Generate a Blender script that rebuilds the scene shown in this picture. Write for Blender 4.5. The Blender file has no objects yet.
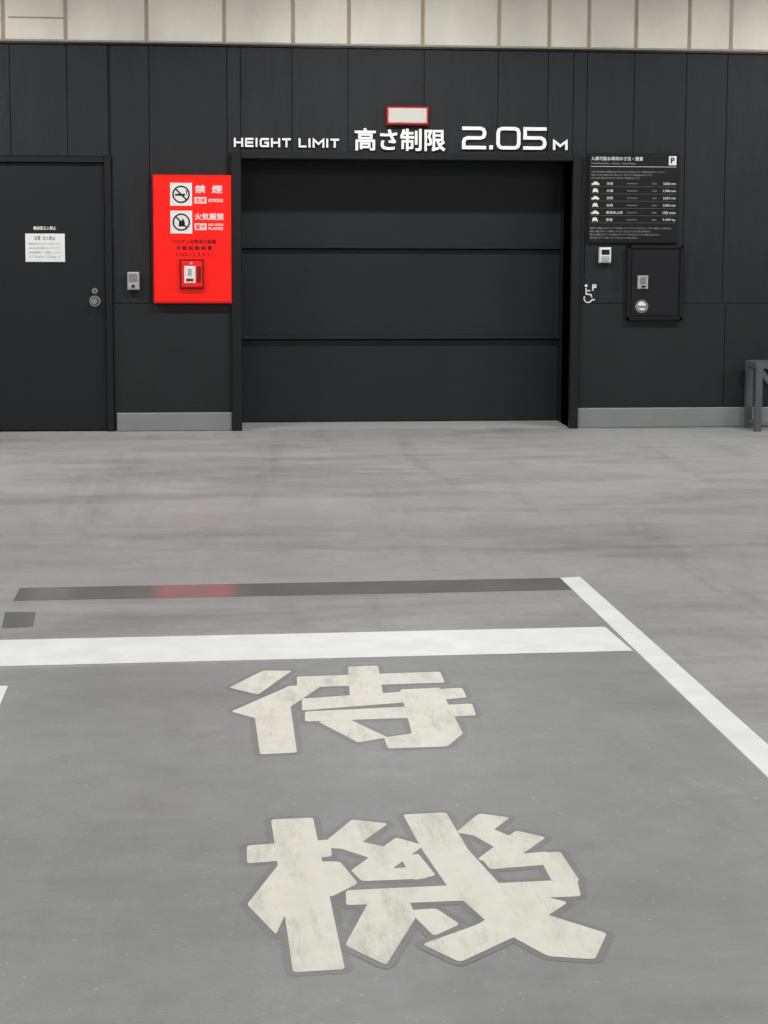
import bpy, math, random
from mathutils import Vector, Matrix
random.seed(4)
scene=bpy.context.scene
scene.view_settings.view_transform='Standard'
COL=bpy.context.collection
D=12.35      # distance of the facade from the viewer (m)
H=1.525      # eye height (m)

# ------------------------------------------------------------------ camera
psi=math.radians(5.2); pit=math.radians(5.64); rol=0.004
fw=Vector((math.sin(psi)*math.cos(pit),math.cos(psi)*math.cos(pit),-math.sin(pit)))
r0=Vector((math.cos(psi),-math.sin(psi),0)); u0=r0.cross(fw)
rt=r0*math.cos(rol)+u0*math.sin(rol); up=u0*math.cos(rol)-r0*math.sin(rol)
cam=bpy.data.cameras.new("camera"); co=bpy.data.objects.new("camera",cam); COL.objects.link(co)
cam.sensor_fit='HORIZONTAL'; cam.sensor_width=36; cam.lens=75.0; cam.shift_y=-121/768.0
cam.clip_end=200
m=Matrix((rt,up,-fw)).transposed().to_4x4(); m.translation=Vector((0,0,H)); co.matrix_world=m
scene.camera=co

# rectify the foreshortened stencil drawing of the floor paint to true metres on the slab
def floor_m(x,y):
    d=fw*1600.0+rt*(x-384.0)-up*(y-391.0)
    t=-H/d.z
    return (d.x*t,d.y*t)

# ------------------------------------------------------------------ materials
def lin(c):
    return tuple(((v/255)/12.92 if v/255<=0.04045 else ((v/255+0.055)/1.055)**2.4) for v in c)+(1,)
def mat(name,rgb,rough=0.5,metal=0.0,var=0.0,scale=6.0,bump=0.0,bscale=80.0,emit=0.0,spec=0.5,stretch=(1,1,1)):
    M=bpy.data.materials.new(name); M.use_nodes=True
    nt=M.node_tree; b=nt.nodes["Principled BSDF"]
    b.inputs["Roughness"].default_value=rough; b.inputs["Metallic"].default_value=metal
    b.inputs["Specular IOR Level"].default_value=spec
    c=lin(rgb)
    tc=nt.nodes.new("ShaderNodeTexCoord"); mp=nt.nodes.new("ShaderNodeMapping")
    mp.inputs["Scale"].default_value=stretch
    nt.links.new(tc.outputs["Object"],mp.inputs["Vector"])
    n=nt.nodes.new("ShaderNodeTexNoise"); n.inputs["Scale"].default_value=scale; n.inputs["Detail"].default_value=3
    nt.links.new(mp.outputs[0],n.inputs["Vector"])
    cr=nt.nodes.new("ShaderNodeValToRGB")
    v=max(var,0.01)
    cr.color_ramp.elements[0].position=0.3; cr.color_ramp.elements[1].position=0.7
    cr.color_ramp.elements[0].color=(c[0]*(1-v),c[1]*(1-v),c[2]*(1-v),1)
    cr.color_ramp.elements[1].color=(min(1,c[0]*(1+v)),min(1,c[1]*(1+v)),min(1,c[2]*(1+v)),1)
    nt.links.new(n.outputs["Fac"],cr.inputs["Fac"]); nt.links.new(cr.outputs["Color"],b.inputs["Base Color"])
    if bump>0:
        n2=nt.nodes.new("ShaderNodeTexNoise"); n2.inputs["Scale"].default_value=bscale; n2.inputs["Detail"].default_value=2
        nt.links.new(mp.outputs[0],n2.inputs["Vector"])
        bp=nt.nodes.new("ShaderNodeBump"); bp.inputs["Strength"].default_value=bump; bp.inputs["Distance"].default_value=0.01
        nt.links.new(n2.outputs["Fac"],bp.inputs["Height"]); nt.links.new(bp.outputs[0],b.inputs["Normal"])
    if emit>0:
        b.inputs["Emission Color"].default_value=c; b.inputs["Emission Strength"].default_value=emit
        try: M.cycles.emission_sampling='NONE'
        except Exception: pass
    return M

def epoxy(name,rgb,rlo,rhi,scuff=1.0):
    M=bpy.data.materials.new(name); M.use_nodes=True
    nt=M.node_tree; b=nt.nodes["Principled BSDF"]; L=nt.links.new
    tc=nt.nodes.new("ShaderNodeTexCoord")
    def noise(sx,sy,scale,det=4,dist=0.0,off=0,rough=.55,rot=0.0):
        mp=nt.nodes.new("ShaderNodeMapping"); mp.inputs["Scale"].default_value=(sx,sy,1); mp.inputs["Location"].default_value=(off,off*.7,0)
        mp.inputs["Rotation"].default_value=(0,0,rot)
        L(tc.outputs["Object"],mp.inputs["Vector"])
        n=nt.nodes.new("ShaderNodeTexNoise"); n.inputs["Scale"].default_value=scale; n.inputs["Detail"].default_value=det
        n.inputs["Distortion"].default_value=dist; n.inputs["Roughness"].default_value=rough
        L(mp.outputs[0],n.inputs["Vector"]); return n.outputs["Fac"]
    def mrange(f,a,b_,c,d):
        q=nt.nodes.new("ShaderNodeMapRange"); q.inputs[1].default_value=a;q.inputs[2].default_value=b_;q.inputs[3].default_value=c;q.inputs[4].default_value=d
        L(f,q.inputs[0]); return q.outputs[0]
    def mul(a,c):
        q=nt.nodes.new("ShaderNodeMath"); q.operation='MULTIPLY'; L(a,q.inputs[0]); L(c,q.inputs[1]); return q.outputs[0]
    smear=mrange(noise(.28,1.1,1.1,7,.2,3,.72),.36,.53,1-.27*scuff,1.03)   # tyre scuffs across the lane
    track=mrange(noise(1.6,.22,1.4,6,.15,11,.70,.12),.34,.46,.86+.06*(1-scuff),1.0)  # tracks along the bay
    fine=mrange(noise(1,1,7,7,0,0,.78),.3,.7,.89,1.10)
    wear=mrange(noise(.9,1.1,1.7,8,.4,21,.74),.60,.70,1.0,1.17)           # rubbed, paler patches
    spots=mrange(noise(1,1,60,1,0,5),.70,.8,1.0,1.5)
    f=mul(mul(mul(mul(smear,fine),spots),track),wear)
    vm=nt.nodes.new("ShaderNodeVectorMath"); vm.operation='SCALE'; vm.inputs[0].default_value=lin(rgb)[:3]
    L(f,vm.inputs["Scale"]); L(vm.outputs[0],b.inputs["Base Color"])
    L(mrange(noise(1,1,1.6,4,.3,9),.3,.7,rlo,rhi),b.inputs["Roughness"])
    b.inputs["Specular IOR Level"].default_value=.32
    bp=nt.nodes.new("ShaderNodeBump"); bp.inputs["Strength"].default_value=.3; bp.inputs["Distance"].default_value=.003
    L(noise(1,1,90,2),bp.inputs["Height"]); L(bp.outputs[0],b.inputs["Normal"])
    return M
M_floor=epoxy("epoxy_floor",(151,151,150),.42,.6)
M_bay=epoxy("bay_floor_darker",(137,138,139),.38,.6,.4)  # floor inside the bay, toned a little darker than the lane
M_gloss=mat("gloss_patch_coating",(122,122,121),.18,var=.08,scale=4)
M_line=mat("road_paint_white",(230,232,231),.5,var=.06,scale=7,bump=.1)
def kanji_paint():
    M=mat("road_paint_cream",(221,219,208),.55,var=.05,scale=18,bump=.12,bscale=120)
    nt=M.node_tree; b=nt.nodes["Principled BSDF"]
    src=b.inputs["Base Color"].links[0].from_socket
    tc=nt.nodes.new("ShaderNodeTexCoord"); mp=nt.nodes.new("ShaderNodeMapping"); mp.inputs["Scale"].default_value=(3,.7,1); mp.inputs["Rotation"].default_value=(0,0,-.35)
    nt.links.new(tc.outputs["Object"],mp.inputs["Vector"])
    n=nt.nodes.new("ShaderNodeTexNoise"); n.inputs["Scale"].default_value=3.0; n.inputs["Detail"].default_value=9; n.inputs["Roughness"].default_value=.80
    nt.links.new(mp.outputs[0],n.inputs["Vector"])
    q=nt.nodes.new("ShaderNodeMapRange"); q.inputs[1].default_value=.50; q.inputs[2].default_value=.68; q.inputs[3].default_value=0; q.inputs[4].default_value=.65
    nt.links.new(n.outputs["Fac"],q.inputs[0])
    mx=nt.nodes.new("ShaderNodeMix"); mx.data_type='RGBA'
    nt.links.new(q.outputs[0],mx.inputs[0]); nt.links.new(src,mx.inputs[6]); mx.inputs[7].default_value=lin((160,158,148))
    nt.links.new(mx.outputs[2],b.inputs["Base Color"]); return M
M_kanji=kanji_paint()
M_halo=epoxy("worn_outline",(127,127,126),.38,.6,.4)
M_panel=mat("dark_panel",(36,38,41),.62,var=.14,scale=3,bump=.6,bscale=40,stretch=(4,1,.6),spec=.28)
M_panel2=mat("dark_panel_lower",(35,38,40),.55,var=.08,scale=3,bump=.3,bscale=60,spec=.28)
M_joint=mat("joint_dark",(20,20,21),.8)
M_conc=mat("alc_panel",(210,206,195),.75,var=.12,scale=2.2,bump=.3,bscale=50,stretch=(1,1,.5))
M_concj=mat("alc_joint",(158,146,128),.9,var=.1)
M_base=mat("plinth_grey",(132,135,136),.6,var=.05)
M_door=mat("door_dark",(28,31,35),.42,var=.04,bump=.1,bscale=120,spec=.3)
M_gate=mat("gate_dark",(35,37,40),.45,var=.06,bump=.15,bscale=90,spec=.3)
M_frame=mat("frame_dark",(28,29,32),.4,var=.04,spec=.3)
M_black=mat("black_board",(19,20,21),.5,spec=.3)
M_white=mat("letter_white",(236,236,234),.5,emit=.10)
M_whitem=mat("print_white",(228,229,227),.5)
M_red=mat("red_enamel_glow",(238,22,14),.3,var=.02,emit=.25)  # enamel brightened by a faint added glow; the panel is no lamp
M_redf=mat("red_frame",(190,24,20),.4)
M_redd=mat("red_dark",(120,12,10),.4)
M_steel=mat("steel",(190,190,188),.28,metal=.9)
M_greym=mat("grey_plastic",(165,166,166),.45)
M_rail=mat("rail_paint",(84,90,92),.45,var=.06)
M_wallw=mat("painted_wall",(170,170,168),.7,var=.04)
M_ceil=mat("ceiling_paint",(150,150,150),.8,var=.04)
M_lamp=mat("lamp_diffuser",(255,252,245),.4,emit=2.0)
M_glow=mat("sign_face",(196,194,186),.5)
M_thr=mat("threshold",(165,167,167),.5)

# ------------------------------------------------------------------ mesh builder
class MB:
    def __init__(s): s.v=[];s.f=[];s.m=[];s.mats=[]
    def mi(s,M):
        if M not in s.mats: s.mats.append(M)
        return s.mats.index(M)
    def add(s,vs,fs,M):
        o=len(s.v); s.v+= [tuple(q) for q in vs]; k=s.mi(M)
        for f in fs: s.f.append([o+i for i in f]); s.m.append(k)
    def box(s,x0,x1,y0,y1,z0,z1,M,b=0.0):
        if b<=0:
            vs=[(x,y,z) for x in (x0,x1) for y in (y0,y1) for z in (z0,z1)]
            s.add(vs,[(0,1,3,2),(4,6,7,5),(0,4,5,1),(2,3,7,6),(0,2,6,4),(1,5,7,3)],M)
        else: # chamfer the front (-y) edges
            vs=[(x0,y1,z0),(x1,y1,z0),(x1,y1,z1),(x0,y1,z1),
                (x0,y0+b,z0),(x1,y0+b,z0),(x1,y0+b,z1),(x0,y0+b,z1),
                (x0+b,y0,z0+b),(x1-b,y0,z0+b),(x1-b,y0,z1-b),(x0+b,y0,z1-b)]
            s.add(vs,[(0,3,2,1),(0,1,5,4),(1,2,6,5),(2,3,7,6),(3,0,4,7),(4,5,9,8),(5,6,10,9),(6,7,11,10),(7,4,8,11),(8,9,10,11)],M)
    def poly(s,pts,M): s.add(pts,[tuple(range(len(pts)))],M)
    def prism(s,pts,y0,y1,M):
        n=len(pts); vs=[(x,y0,z) for x,z in pts]+[(x,y1,z) for x,z in pts]
        s.add(vs,[tuple(range(n)),tuple(range(2*n-1,n-1,-1))]+[(i,i+n,(i+1)%n+n,(i+1)%n) for i in range(n)],M)
    def beam(s,a,b,w,M):
        a=Vector(a);b=Vector(b);d=(b-a).normalized(); t=Vector((0,1,0)) if abs(d.y)<.9 else Vector((1,0,0))
        p=d.cross(t).normalized()*w/2; q=d.cross(p).normalized()*w/2
        vs=[a+p+q,a+p-q,a-p-q,a-p+q,b+p+q,b+p-q,b-p-q,b-p+q]
        s.add(vs,[(0,1,2,3),(7,6,5,4),(0,4,5,1),(1,5,6,2),(2,6,7,3),(3,7,4,0)],M)
    def cyl(s,c,r,y0,y1,M,n=28,r2=None):
        r2=r if r2 is None else r2
        vs=[(c[0]+r2*math.cos(2*math.pi*i/n),y0,c[1]+r2*math.sin(2*math.pi*i/n)) for i in range(n)]
        vs+=[(c[0]+r*math.cos(2*math.pi*i/n),y1,c[1]+r*math.sin(2*math.pi*i/n)) for i in range(n)]
        s.add(vs,[tuple(range(n)),tuple(range(2*n-1,n-1,-1))]+[(i,i+n,(i+1)%n+n,(i+1)%n) for i in range(n)],M)
    def ring(s,c,r,w,y0,y1,M,a0=0,a1=360,n=32,sx=1,sz=1):
        pts=[(c[0]+sx*r*math.cos(math.radians(a0+(a1-a0)*i/n)),c[1]+sz*r*math.sin(math.radians(a0+(a1-a0)*i/n))) for i in range(n+1)]
        s.ribbon(pts,w,y0,y1,M)
    def ribbon(s,pts,w,y0,y1,M,closed=False):
        n=len(pts); P=[Vector((a,b)) for a,b in pts]; Lf=[];Rt=[]
        for i in range(n):
            if closed: a=P[i-1];c=P[(i+1)%n]
            else: a=P[max(i-1,0)];c=P[min(i+1,n-1)]
            d1=(P[i]-a); d2=(c-P[i])
            d1=d1.normalized() if d1.length>1e-9 else d2.normalized(); d2=d2.normalized() if d2.length>1e-9 else d1
            t=(d1+d2); t=t.normalized() if t.length>1e-6 else d1
            nn=Vector((-t.y,t.x)); k=max(.5,nn.dot(Vector((-d1.y,d1.x))))
            Lf.append(P[i]+nn*w/2/k); Rt.append(P[i]-nn*w/2/k)
        segs=n if closed else n-1
        for i in range(segs):
            j=(i+1)%n
            s.prism([Lf[i],Lf[j],Rt[j],Rt[i]],y0,y1,M)
    def text(s,body,x0,x1,z0,z1,y,M,th=0.0,bold=0.0):
        # bold = extra stroke thickness in em, made by overlapping shifted copies
        c=bpy.data.curves.new("t","FONT"); c.body=body; c.extrude=0; c.resolution_u=3
        o=bpy.data.objects.new("t",c); COL.objects.link(o); bpy.context.view_layer.update()
        me=bpy.data.meshes.new_from_object(o.evaluated_get(bpy.context.evaluated_depsgraph_get()))
        bpy.data.objects.remove(o)
        if not len(me.vertices): return
        xs=[v.co.x for v in me.vertices]; ys=[v.co.y for v in me.vertices]
        ax,bx,ay,by=min(xs)-bold,max(xs)+bold,min(ys)-bold,max(ys)+bold
        kx=(x1-x0)/max(bx-ax,1e-6); kz=(z1-z0)/max(by-ay,1e-6)
        fs=[tuple(p.vertices) for p in me.polygons]
        cnt={}
        if th>0:
            for f in fs:
                for i in range(len(f)):
                    e=tuple(sorted((f[i],f[(i+1)%len(f)]))); cnt[e]=cnt.get(e,0)+1
        offs=[(0,0)] if bold<=0 else [(bold*a,bold*b_) for a,b_ in ((-1,-1),(1,-1),(1,1),(-1,1),(0,0))]
        for k,(dx,dy) in enumerate(offs):
            yk=y-th-k*.00008
            vs=[(x0+(v.co.x+dx-ax)*kx,yk,z0+(v.co.y+dy-ay)*kz) for v in me.vertices]
            s.add(vs,fs,M)
            if th>0:
                back=[(a,y,c_) for a,_,c_ in vs]; n=len(vs)
                s.add(vs+back,[(a,b,b+n,a+n) for (a,b),q in cnt.items() if q==1],M)
        bpy.data.meshes.remove(me)
    def build(s,name,parent=None,smooth=False):
        me=bpy.data.meshes.new(name); me.from_pydata(s.v,[],s.f)
        for M in s.mats: me.materials.append(M)
        for p,k in zip(me.polygons,s.m): p.material_index=k
        me.update(); o=bpy.data.objects.new(name,me); COL.objects.link(o)
        if parent: o.parent=parent
        return o
def empty(name,loc=(0,0,0)):
    e=bpy.data.objects.new(name,None); COL.objects.link(e); e.location=loc; return e

# ------------------------------------------------------------------ room shell
XL,XR,YB,ZC=-9.0,11.0,-6.0,3.75
b=MB(); b.box(XL-.2,XR+.2,YB-.2,D+.8,-.2,0,M_floor); b.build("floor")
b=MB(); b.box(XL-.2,XR+.2,YB-.2,D+.8,ZC,ZC+.2,M_ceil); b.build("ceiling")
b=MB(); b.box(XL-.2,XL,YB,D+.3,0,ZC,M_wallw); b.build("wall_left")
b=MB(); b.box(XR,XR+.2,YB,D+.3,0,ZC,M_wallw); b.build("wall_right")
b=MB(); b.box(XL,XR,YB-.2,YB,0,ZC,M_wallw); b.build("wall_back")

DT=2.93; BELT=.982
GX0,GX1,GZ=.023,2.585,2.09      # gate opening
S=D-.0015                       # back plane of everything fixed to the facade
b=MB()
g=.012
for (x0,x1,z0,z1) in [(XL,-1.98,0,ZC),(-1.98,-.956,2.09,ZC),(-.956,GX0,0,ZC),(GX0,GX1,GZ,ZC),(GX1,XR,0,ZC)]:
    b.box(x0,x1,D+g,D+.3,z0,z1,M_joint)
xs=[-1.699,-1.278,-.973,-.667,-.081,.412,.839,1.423,1.996,2.386,2.692,3.063,3.475,3.801]
left=[-1.699-.6*i for i in range(12,0,-1) if -1.699-.6*i>XL]; right=[3.801+.6*i for i in range(1,14) if 3.801+.6*i<XR]
allx=[XL]+left+xs+right+[XR]
gap=.0022
for x0,x1 in zip(allx[:-1],allx[1:]):
    def panel(a,c,z0,z1,M):
        if c-a>.03 and z1-z0>.02: b.box(a+gap,c-gap,D,D+g+.01,z0+gap,z1-gap,M,.002)
    segs=[(x0,x1)]
    for (h0,h1,hz) in [(-1.98,-.956,2.09),(GX0,GX1,GZ)]:
        new=[]
        for (a,c) in segs:
            if c<=h0 or a>=h1: new.append((a,c)); continue
            if a<h0: new.append((a,h0))
            if c>h1: new.append((h1,c))
            panel(max(a,h0),min(c,h1),hz,DT,M_panel)
        segs=new
    for a,c in segs:
        panel(a,c,BELT,DT,M_panel)
for a,c in [(XL,-5),(-5,-1.98),(-.956,GX0),(GX1,3.83),(3.83,7),(7,XR)]:
    b.box(a+gap,c-gap,D,D+g+.01,0,BELT-gap,M_panel2,.002)
ux=[XL]+[-1.74-.6*i for i in range(11,0,-1)]+[-1.74,-1.28,-.68,-.10,.42,.845,1.41,2.0,2.39,2.70,3.07,3.49,3.82]+[3.82+.6*i for i in range(1,12)]+[XR]
for x0,x1 in zip(ux[:-1],ux[1:]):
    b.box(x0+.010,x1-.010,D,D+g+.01,DT+.02,ZC,M_conc,.008)
b.box(XL,XR,D+.004,D+g+.005,DT,ZC,M_concj)
b.box(-1.70,-1.29,D-.004,D+.004,3.11,3.122,M_concj)
b.build("wall_front")
b=MB(); b.box(XL,XR,D-.02,S,DT-.006,DT+.010,M_frame); b.build("trim_1")
b=MB(); b.box(XL,XR,D+.6,D+.8,0,ZC,M_joint); b.build("wall_shaft")

b=MB(); b.box(-.935,-.053,D-.02,S,0,.142,M_base,.006); b.build("baseboard_left")
b=MB(); b.box(2.65,XR,D-.02,S,0,.158,M_base,.006); b.build("baseboard_right")

# ------------------------------------------------------------------ vehicle gate
gate=empty("vehicle_lift_gate")
b=MB()
b.box(-.053,GX0,D-.05,D+.5,0,2.135,M_frame,.004)
b.box(GX1,2.648,D-.05,D+.5,0,2.135,M_frame,.004)
b.box(GX0,GX1,D-.05,D+.5,2.085,2.135,M_frame,.004)
b.build("frame",gate)
Yb=D+.46
for nm,z0,z1,y in [("leaf_upper",1.413,2.085,Yb-.05),("leaf_middle",.689,1.395,Yb-.025),("leaf_lower",.012,.668,Yb)]:
    b=MB(); b.box(GX0,GX1,y,y+.04,z0,z1,M_gate,.003)
    if nm!="leaf_lower": b.box(GX0,GX1,y-.022,y+.03,z0-.012,z0+.016,M_gate,.004)
    b.build(nm,gate)
b=MB(); b.box(GX0,GX1,Yb+.03,Yb+.06,0,2.085,M_joint); b.build("backing",gate)
b=MB(); b.box(GX0,GX1,D+.02,Yb,.0005,.006,M_thr); b.build("threshold",gate)

# ------------------------------------------------------------------ service door (left)
door=empty("door_1")
b=MB()
b.box(-1.98,-1.925,D-.025,D+.1,0,2.09,M_frame,.004); b.box(-1.008,-.956,D-.025,D+.1,0,2.09,M_frame,.004)
b.box(-1.925,-1.008,D-.025,D+.1,2.045,2.09,M_frame,.004); b.build("frame",door)
b=MB(); b.box(-1.922,-1.011,D+.01,D+.05,.01,2.042,M_door,.003); b.build("leaf",door)
b=MB(); b.cyl((-1.09,1.0),.042,D-.002,D+.011,M_steel); b.cyl((-1.09,1.0),.014,D-.045,D,M_steel); b.cyl((-1.09,1.0),.03,D-.07,D-.04,M_steel,r2=.022)
b.cyl((-1.09,1.078),.022,D-.012,D+.011,M_steel); b.box(-1.094,-1.086,D-.02,D-.012,1.068,1.088,M_frame); b.build("knob",door)
b=MB(); b.box(-1.606,-1.311,D+.004,D+.011,1.296,1.510,M_whitem,.002)
b.text("注意  立入禁止",-1.54,-1.38,1.462,1.492,D+.003,M_frame)
for i,t in enumerate(["関係者以外の立入りを禁止します","扉の前に物を置かないでください","管理事務所  ご連絡ください","STAFF ONLY"]):
    b.text(t,-1.58,-1.34,1.425-i*.033,1.443-i*.033,D+.003,M_greym)
b.text("機械室立入禁止",-1.545,-1.375,1.538,1.566,D+.009,M_whitem,bold=.02)
b.build("notice",door)

# ------------------------------------------------------------------ red panel
b=MB(); yf=D-.06
b.box(-.642,-.053,yf,S,.985,1.956,M_red,.008)
b.box(-.63,-.065,yf-.004,yf+.002,.997,1.944,M_red,.003)
y=yf-.005
for cz in (1.810,1.601):
    b.box(-.512,-.348,y-.003,y+.002,cz-.086,cz+.086,M_whitem)
    yy=y-.004
    b.ring((-.43,cz),.060,.011,yy-.001,yy,M_black,n=40)
    b.ribbon([(-.472,cz+.042),(-.388,cz-.042)],.011,yy-.001,yy,M_black)
    if cz>1.7:
        b.prism([(-.475,cz-.010),(-.40,cz-.010),(-.40,cz+.004),(-.475,cz+.004)],yy-.0015,yy,M_black)
        b.ribbon([(-.392,cz),(-.386,cz+.02),(-.395,cz+.03)],.006,yy-.001,yy,M_black)
    else:
        b.prism([(-.450,cz-.032),(-.41,cz-.032),(-.402,cz-.005),(-.418,cz+.030),(-.428,cz+.008),(-.445,cz+.012)],yy-.0015,yy,M_black)
b.text("禁  煙",-.325,-.12,1.820,1.880,y,M_whitem,bold=.020)
b.text("NO SMOKING",-.225,-.115,1.752,1.778,y,M_whitem,bold=.02); b.box(-.33,-.240,y-.001,y,1.742,1.79,M_whitem); b.text("危険",-.322,-.248,1.748,1.784,y-.002,M_red,bold=.01)
b.text("火気厳禁",-.33,-.11,1.617,1.670,y,M_whitem,bold=.018)
b.text("NO OPEN",-.225,-.115,1.572,1.592,y,M_whitem,bold=.02); b.text("FLAMES",-.225,-.115,1.543,1.563,y,M_whitem,bold=.02); b.box(-.33,-.240,y-.001,y,1.542,1.592,M_whitem); b.text("厳守",-.322,-.248,1.548,1.586,y-.002,M_red,bold=.01)
for i,(t,a,c) in enumerate([("ハロゲン化物消火設備",-.50,-.17),("手 動 起 動 装 置",-.47,-.20),("（ハロン１３０１）",-.47,-.20)]):
    b.text(t,a,c,1.437-i*.048,1.471-i*.048,y,M_black,bold=.015)
b.box(-.445,-.262,yf-.035,yf,1.095,1.322,M_redd,.008)
b.box(-.43,-.275,yf-.042,yf-.03,1.11,1.307,M_red,.006)
b.box(-.41,-.325,yf-.05,yf-.04,1.14,1.27,M_whitem,.004)
b.cyl((-.357,1.29),.010,yf-.05,yf-.04,M_greym)
b.box(-.312,-.283,yf-.052,yf-.04,1.15,1.27,M_redd,.003)
b.box(-.395,-.34,yf-.054,yf-.049,1.155,1.175,M_redd,.002); b.box(-.38,-.355,yf-.054,yf-.049,1.20,1.25,M_greym,.002)
b.build("fire_suppression_panel")

b=MB(); o_=-.01; b.box(-.832+o_,-.742+o_,D-.05,S,1.086,1.222,M_greym,.008); b.box(-.818+o_,-.756+o_,D-.054,D-.048,1.15,1.208,M_steel,.003)
b.cyl((-.787+o_,1.115),.012,D-.056,D-.048,M_frame); b.build("intercom_box")

# ------------------------------------------------------------------ height limit lettering
L=MB(); yb=S; yt=D-.022
def stroke(kind,x0,x1,z0,z1,w):
    h=w/2; a,c,e,f=x0+h,x1-h,z0+h,z1-h; mid=(z0+z1)/2
    R=lambda pts,cl=False: L.ribbon(pts,w,yt,yb,M_white,cl)
    k=min((c-a),(f-e))*.2; q=k*.3
    if kind=='H': R([(a,z0),(a,z1)]);R([(c,z0),(c,z1)]);R([(a,mid),(c,mid)])
    if kind=='E': R([(x1,f),(a,f),(a,e),(x1,e)]);R([(a,mid),(x1-w*.3,mid)])
    if kind=='I': R([(a,z0),(a,z1)])
    if kind=='G': R([(x1,f),(a+k,f),(a+q,f-q),(a,f-k),(a,e+k),(a+q,e+q),(a+k,e),(c,e),(c,mid),((a+c)/2,mid)])
    if kind=='T': R([(x0,f),(x1,f)]);R([((a+c)/2,f),((a+c)/2,z0)])
    if kind=='L': R([(a,z1),(a,e),(x1,e)])
    if kind=='M': R([(a,z0),(a,f),((a+c)/2,mid-(z1-z0)*.1),(c,f),(c,z0)])
    if kind=='0': R([(a+k,f),(c-k,f),(c-q,f-q),(c,f-k),(c,e+k),(c-q,e+q),(c-k,e),(a+k,e),(a+q,e+q),(a,e+k),(a,f-k),(a+q,f-q)],True)
    if kind=='2': R([(x0,f),(c-k,f),(c-q,f-q),(c,f-k),(c,mid+k),(c-q,mid+q),(c-k,mid),(a+k,mid),(a+q,mid-q),(a,mid-k),(a,e),(x1,e)])
    if kind=='5': R([(x1,f),(a,f),(a,mid+h*.3),(c-k,mid+h*.3),(c-q,mid-q),(c,mid-k),(c,e+k),(c-q,e+q),(c-k,e),(x0,e)])
    if kind=='.': L.box(x0,x1,yt,yb,z0,z0+w*1.1,M_white)
word="HEIGHT LIMIT"; wid={'I':.017,' ':.03,'M':.092,'H':.072,'E':.066,'G':.072,'T':.068,'L':.062}
tot=sum(wid[c] for c in word)+.016*(len(word)-1); x=-.030; kx=.80/tot
for ch in word:
    w_=wid[ch]*kx
    if ch!=' ': stroke(ch,x,x+w_,2.172,2.240,.0145)
    x+=w_+.016*kx
L.text("高さ制限",.890,1.588,2.152,2.322,yb,M_white,th=.020,bold=.018)
W2=.026
stroke('2',1.718,1.905,2.170,2.342,W2); stroke('.',1.93,1.958,2.170,2.2,.028); stroke('0',1.985,2.172,2.170,2.342,W2); stroke('5',2.195,2.376,2.170,2.342,W2)
stroke('M',2.428,2.542,2.170,2.246,.018)
L.build("height_limit_lettering")

b=MB(); b.box(1.131,1.454,D-.05,S,2.348,2.486,M_redf,.008); b.box(1.145,1.440,D-.055,D-.045,2.362,2.474,M_glow,.004); b.build("warning_light_box")

# ------------------------------------------------------------------ information board
OX=.018
def tx(B,t,a,c,*r,**k): B.text(t,a+OX,c+OX,*r,**k)
b=MB(); b.box(2.692+OX,3.404+OX,D-.02,S,1.455,2.148,M_black,.003); y=D-.0215
tx(b,"入庫可能な車両の寸法・重量",2.71,3.12,2.092,2.122,y,M_whitem,bold=.012)
tx(b,"Vehicle size limits",2.71,3.06,2.064,2.077,y,M_greym)
b.box(3.325+OX,3.385+OX,y-.001,y,2.059,2.129,M_whitem); tx(b,"P",3.34,3.37,2.072,2.119,y-.002,M_black,bold=.03)
b.box(2.71+OX,3.385+OX,y-.001,y,2.044,2.047,M_whitem)
for i in range(3): tx(b,"下記の寸法を超える車両は入庫できませんのでご注意ください 係員の指示に従ってください",2.71,3.30-.1*i,1.998-.024*i,2.012-.024*i,y,M_greym)
rows=[("全長","5,050 mm"),("全幅","1,900 mm"),("全高","2,050 mm"),("全高","2,050 mm"),("最低地上高","150 mm"),("重量","2,300 kg")]
for i,(a,v) in enumerate(rows):
    z=1.905-i*.056
    if i%2==0: pc=[(0,.0),(0,.012),(.018,.016),(.028,.03),(.055,.03),(.068,.015),(.08,.012),(.08,0)]
    else: pc=[(.015,0),(.015,.016),(.024,.034),(.056,.034),(.065,.016),(.065,0)]
    b.prism([(2.715+OX+px*.8,z+pz*.8) for px,pz in pc],y-.001,y,M_whitem)
    b.cyl((2.730+OX,z),.005,y-.0015,y,M_whitem,n=12); b.cyl((2.767+OX,z),.005,y-.0015,y,M_whitem,n=12)
    tx(b,a,2.835,2.835+.026*len(a),z,z+.021,y,M_whitem,bold=.006)
    tx(b,"maximum",3.0,3.08,z+.006,z+.016,y,M_greym)
    tx(b,"MAX" ,3.20,3.235,z+.004,z+.015,y,M_greym); tx(b,v,3.285,3.385,z,z+.020,y,M_whitem,bold=.008)
    b.box(2.71+OX,3.385+OX,y-.0008,y,z-.0140,z-.0132,M_greym)
for i in range(4): tx(b,"車両の入庫前に必ずアンテナを収納し サイドミラーをたたんでください 車内に人を残さない",2.71,3.36-.12*(i%2)-.05*i,1.562-.025*i,1.577-.025*i,y,M_greym)
b.build("vehicle_size_notice_board")

OX=.025
b=MB(); b.box(2.779+OX,2.870+OX,D-.045,S,1.300,1.420,M_whitem,.008); b.box(2.793+OX,2.856+OX,D-.048,D-.043,1.362,1.403,M_frame,.003)
for i in range(3):
    for j in range(3): b.box(2.795+OX+.021*i,2.811+OX+.021*i,D-.049,D-.043,1.312+.015*j,1.322+.015*j,M_greym)
b.build("keypad")

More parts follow.
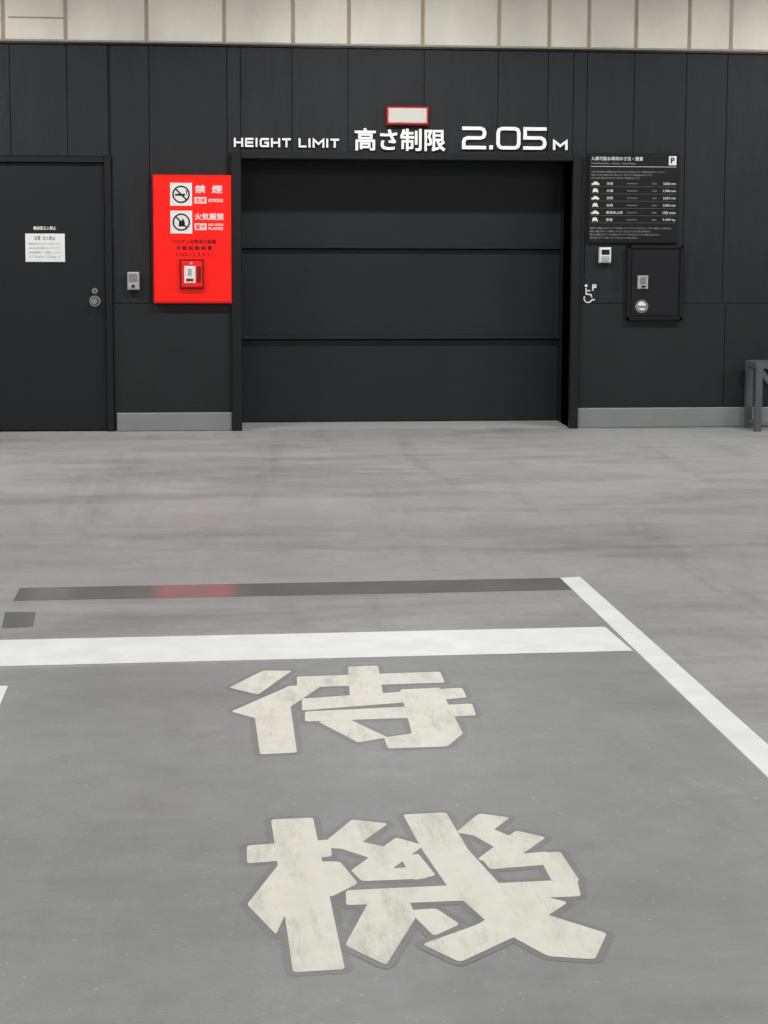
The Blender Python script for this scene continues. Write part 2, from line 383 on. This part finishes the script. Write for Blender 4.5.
# wheelchair symbol: head, back, seat, leg, wheel
b=MB(); y=S; sx,sz,kk=2.722,1.020,1.15
def q(*pts): return [(sx+a*kk,sz+c*kk) for a,c in pts]
b.ring((sx+.004,sz+.002),.032,.009,y-.002,y,M_whitem,a0=150,a1=380)
b.cyl(q((-.012,.088))[0],.0115,y-.002,y,M_whitem,n=18)
b.ribbon(q((-.012,.072),(-.010,.030),(.022,.028),(.036,-.010),(.050,-.006)),.010,y-.002,y,M_whitem)
b.ribbon(q((-.010,.054),(.018,.054)),.009,y-.002,y,M_whitem)
b.text("P",sx+.035,sx+.07,sz+.062,sz+.112,y-.001,M_whitem,bold=.03)
b.build("wheelchair_parking_symbol")

b=MB(); X=3.028; Z=.012
b.box(X,X+.445,D-.03,S,.840+Z,1.425+Z,M_frame,.004)
for (x0,x1,z0,z1) in [(X,X+.445,1.40,1.425),(X,X+.445,.84,.865),(X,X+.025,.84,1.425),(X+.42,X+.445,.84,1.425)]:
    b.box(x0,x1,D-.042,D-.029,z0+Z,z1+Z,M_black,.003)
b.box(X+.034,X+.411,D-.036,D-.028,.874+Z,1.391+Z,M_frame,.003)
b.box(X+.080,X+.163,D-.052,D-.034,1.085+Z,1.19+Z,M_greym,.004); b.box(X+.098,X+.145,D-.056,D-.05,1.125+Z,1.175+Z,M_steel,.003); b.box(X+.11,X+.14,D-.06,D-.05,1.10+Z,1.112+Z,M_frame)
b.cyl((X+.118,.948+Z),.052,D-.04,D-.034,M_steel); b.cyl((X+.118,.948+Z),.036,D-.055,D-.038,M_whitem,r2=.03); b.box(X+.083,X+.153,D-.062,D-.054,.943+Z,.956+Z,M_steel,.002)
b.build("control_cabinet")

# ------------------------------------------------------------------ steel guard rail
b=MB(); y0=D-.30; y1=D-.07; zt=.515; RX=4.015
for y in (y0,y1):
    for x in (RX,RX+1.8): b.beam((x,y,0),(x,y,zt),.05,M_rail)
    b.beam((RX-.03,y,zt),(RX+1.83,y,zt),.045,M_rail)
b.beam((RX+.02,y0,zt-.05),(RX+.36,y0,.03),.04,M_rail); b.beam((RX+1.78,y0,zt-.05),(RX+1.42,y0,.03),.04,M_rail)
for x in (RX,RX+.9,RX+1.8): b.beam((x,y0,zt),(x,y1,zt),.04,M_rail)
for x in (RX,RX+1.8): b.beam((x,y0,.06),(x,y1,.06),.03,M_rail)
b.build("steel_guard_rail")

# ------------------------------------------------------------------ floor paint
def fpoly(B,pts,M,z): B.poly([(*floor_m(a,c),z) for a,c in pts],M)
b=MB(); fpoly(b,[(20,588),(560,578),(572,590),(13,601)],M_gloss,.0008); fpoly(b,[(5,612),(36,612),(33,627),(2,628)],M_gloss,.0008); b.build("coating_patch")
b=MB()
fpoly(b,[(-60,671),(633,651),(1051,1050),(-150,1060)],M_bay,.0005)
fpoly(b,[(-260,646),(605,627),(633,651),(-260,673)],M_line,.0012)
fpoly(b,[(560,578),(580,577),(768,745),(1109,1050),(1051,1050)],M_line,.0015)
fpoly(b,[(8,686),(-24,686.5),(-177,1024),(-135,1024)],M_line,.0012)
b.build("parking_bay_marking")

def glyph(name,polys):
    B=MB(); z=.0015
    for k,pts in enumerate(polys):
        P0=[Vector(floor_m(a,c)) for a,c in pts]
        area=sum(P0[i].x*P0[(i+1)%len(P0)].y-P0[(i+1)%len(P0)].x*P0[i].y for i in range(len(P0)))
        if area<0: P0.reverse()
        P=[]; n=len(P0)      # round the stencil corners slightly
        for i in range(n):
            p=P0[i]; a=P0[i-1]-p; c=P0[(i+1)%n]-p
            ra=min(.010,a.length*.2); rc=min(.010,c.length*.2)
            P+= [p+a.normalized()*ra, p+(a.normalized()*ra+c.normalized()*rc)*.28, p+c.normalized()*rc]
        n=len(P); O=[]
        for i in range(n):
            d1=(P[i]-P[i-1]).normalized(); d2=(P[(i+1)%n]-P[i]).normalized()
            n1=Vector((d1.y,-d1.x)); n2=Vector((d2.y,-d2.x)); q=(n1+n2).normalized(); kk=max(.55,q.dot(n1))
            O.append(P[i]+q*.018/kk)
        B.poly([(q.x,q.y,.0009+.00002*k) for q in O],M_halo)
        B.poly([(q.x,q.y,z+.00002*k) for q in P],M_kanji)
    B.build(name)
T=[[(263,671),(292,671),(258,695),(229,688)],
 [(290,686),(322,686),(268,722),(231,712)],
 [(254,712),(290,703),(297,753),(260,755)],
 [(297,677),(440,672),(445,683),(297,688)],
 [(348,667),(378,666),(384,700),(350,700)],
 [(302,699),(462,688),(467,698),(302,711)],
 [(305,712),(472,704),(476,716),(305,722)],
 [(400,690),(440,688),(463,734),(447,747),(388,749),(384,738),(412,734)],
 [(318,722),(350,720),(388,738),(358,743)]]
K=[[(247,846),(330,840),(332,857),(247,864)],
 [(271,820),(313,818),(345,970),(293,973)],
 [(284,858),(310,862),(276,935),(247,905)],
 [(312,862),(340,862),(358,884),(330,898)],
 [(352,820),(388,824),(352,850),(318,848)],
 [(322,843),(352,840),(405,852),(380,862)],
 [(396,838),(424,846),(378,880),(350,872)],
 [(352,872),(420,867),(428,879),(362,882)],
 [(400,858),(418,854),(436,876),(414,881)],
 [(403,815),(446,813),(468,850),(500,885),(546,915),(607,934),(595,960),(548,957),(490,925),(448,888),(422,850)],
 [(479,814),(510,818),(484,838),(456,833)],
 [(460,828),(484,826),(521,841),(498,850)],
 [(516,831),(546,838),(505,867),(477,860)],
 [(481,858),(548,852),(551,865),(490,870)],
 [(537,854),(560,852),(580,882),(553,884)],
 [(346,891),(577,880),(581,897),(346,906)],
 [(370,900),(408,898),(416,918),(386,966),(345,946)],
 [(408,911),(436,909),(460,925),(434,937)],
 [(528,893),(568,903),(520,935),(460,963),(422,945),(478,925)]]
glyph("floor_lettering_tai",T); glyph("floor_lettering_ki",K)

# ------------------------------------------------------------------ lights
def tube(E):
    ld=bpy.data.lights.new("tube","AREA"); ld.shape='RECTANGLE'; ld.size=1.25; ld.size_y=.14; ld.energy=E; ld.color=(1,.99,.965); return ld
for yy,E in ((-3.0,40),(1.2,46),(5.4,46),(10.5,90)):
    ld=tube(E)
    for xx in (-5.9,-2.4,1.1,4.6,8.1):
        e=empty("fluorescent_light",(xx,yy,ZC-.1))
        B=MB(); B.box(-.65,.65,-.11,.11,.04,.098,M_wallw); B.box(-.62,.62,-.08,.08,.028,.042,M_lamp); B.build("housing",e)
        lo=bpy.data.objects.new("tube",ld); COL.objects.link(lo); lo.parent=e; lo.location=(0,0,.015)
w=bpy.data.worlds.new("world"); scene.world=w; w.use_nodes=True
w.node_tree.nodes["Background"].inputs[0].default_value=(.6,.6,.6,1); w.node_tree.nodes["Background"].inputs[1].default_value=.2
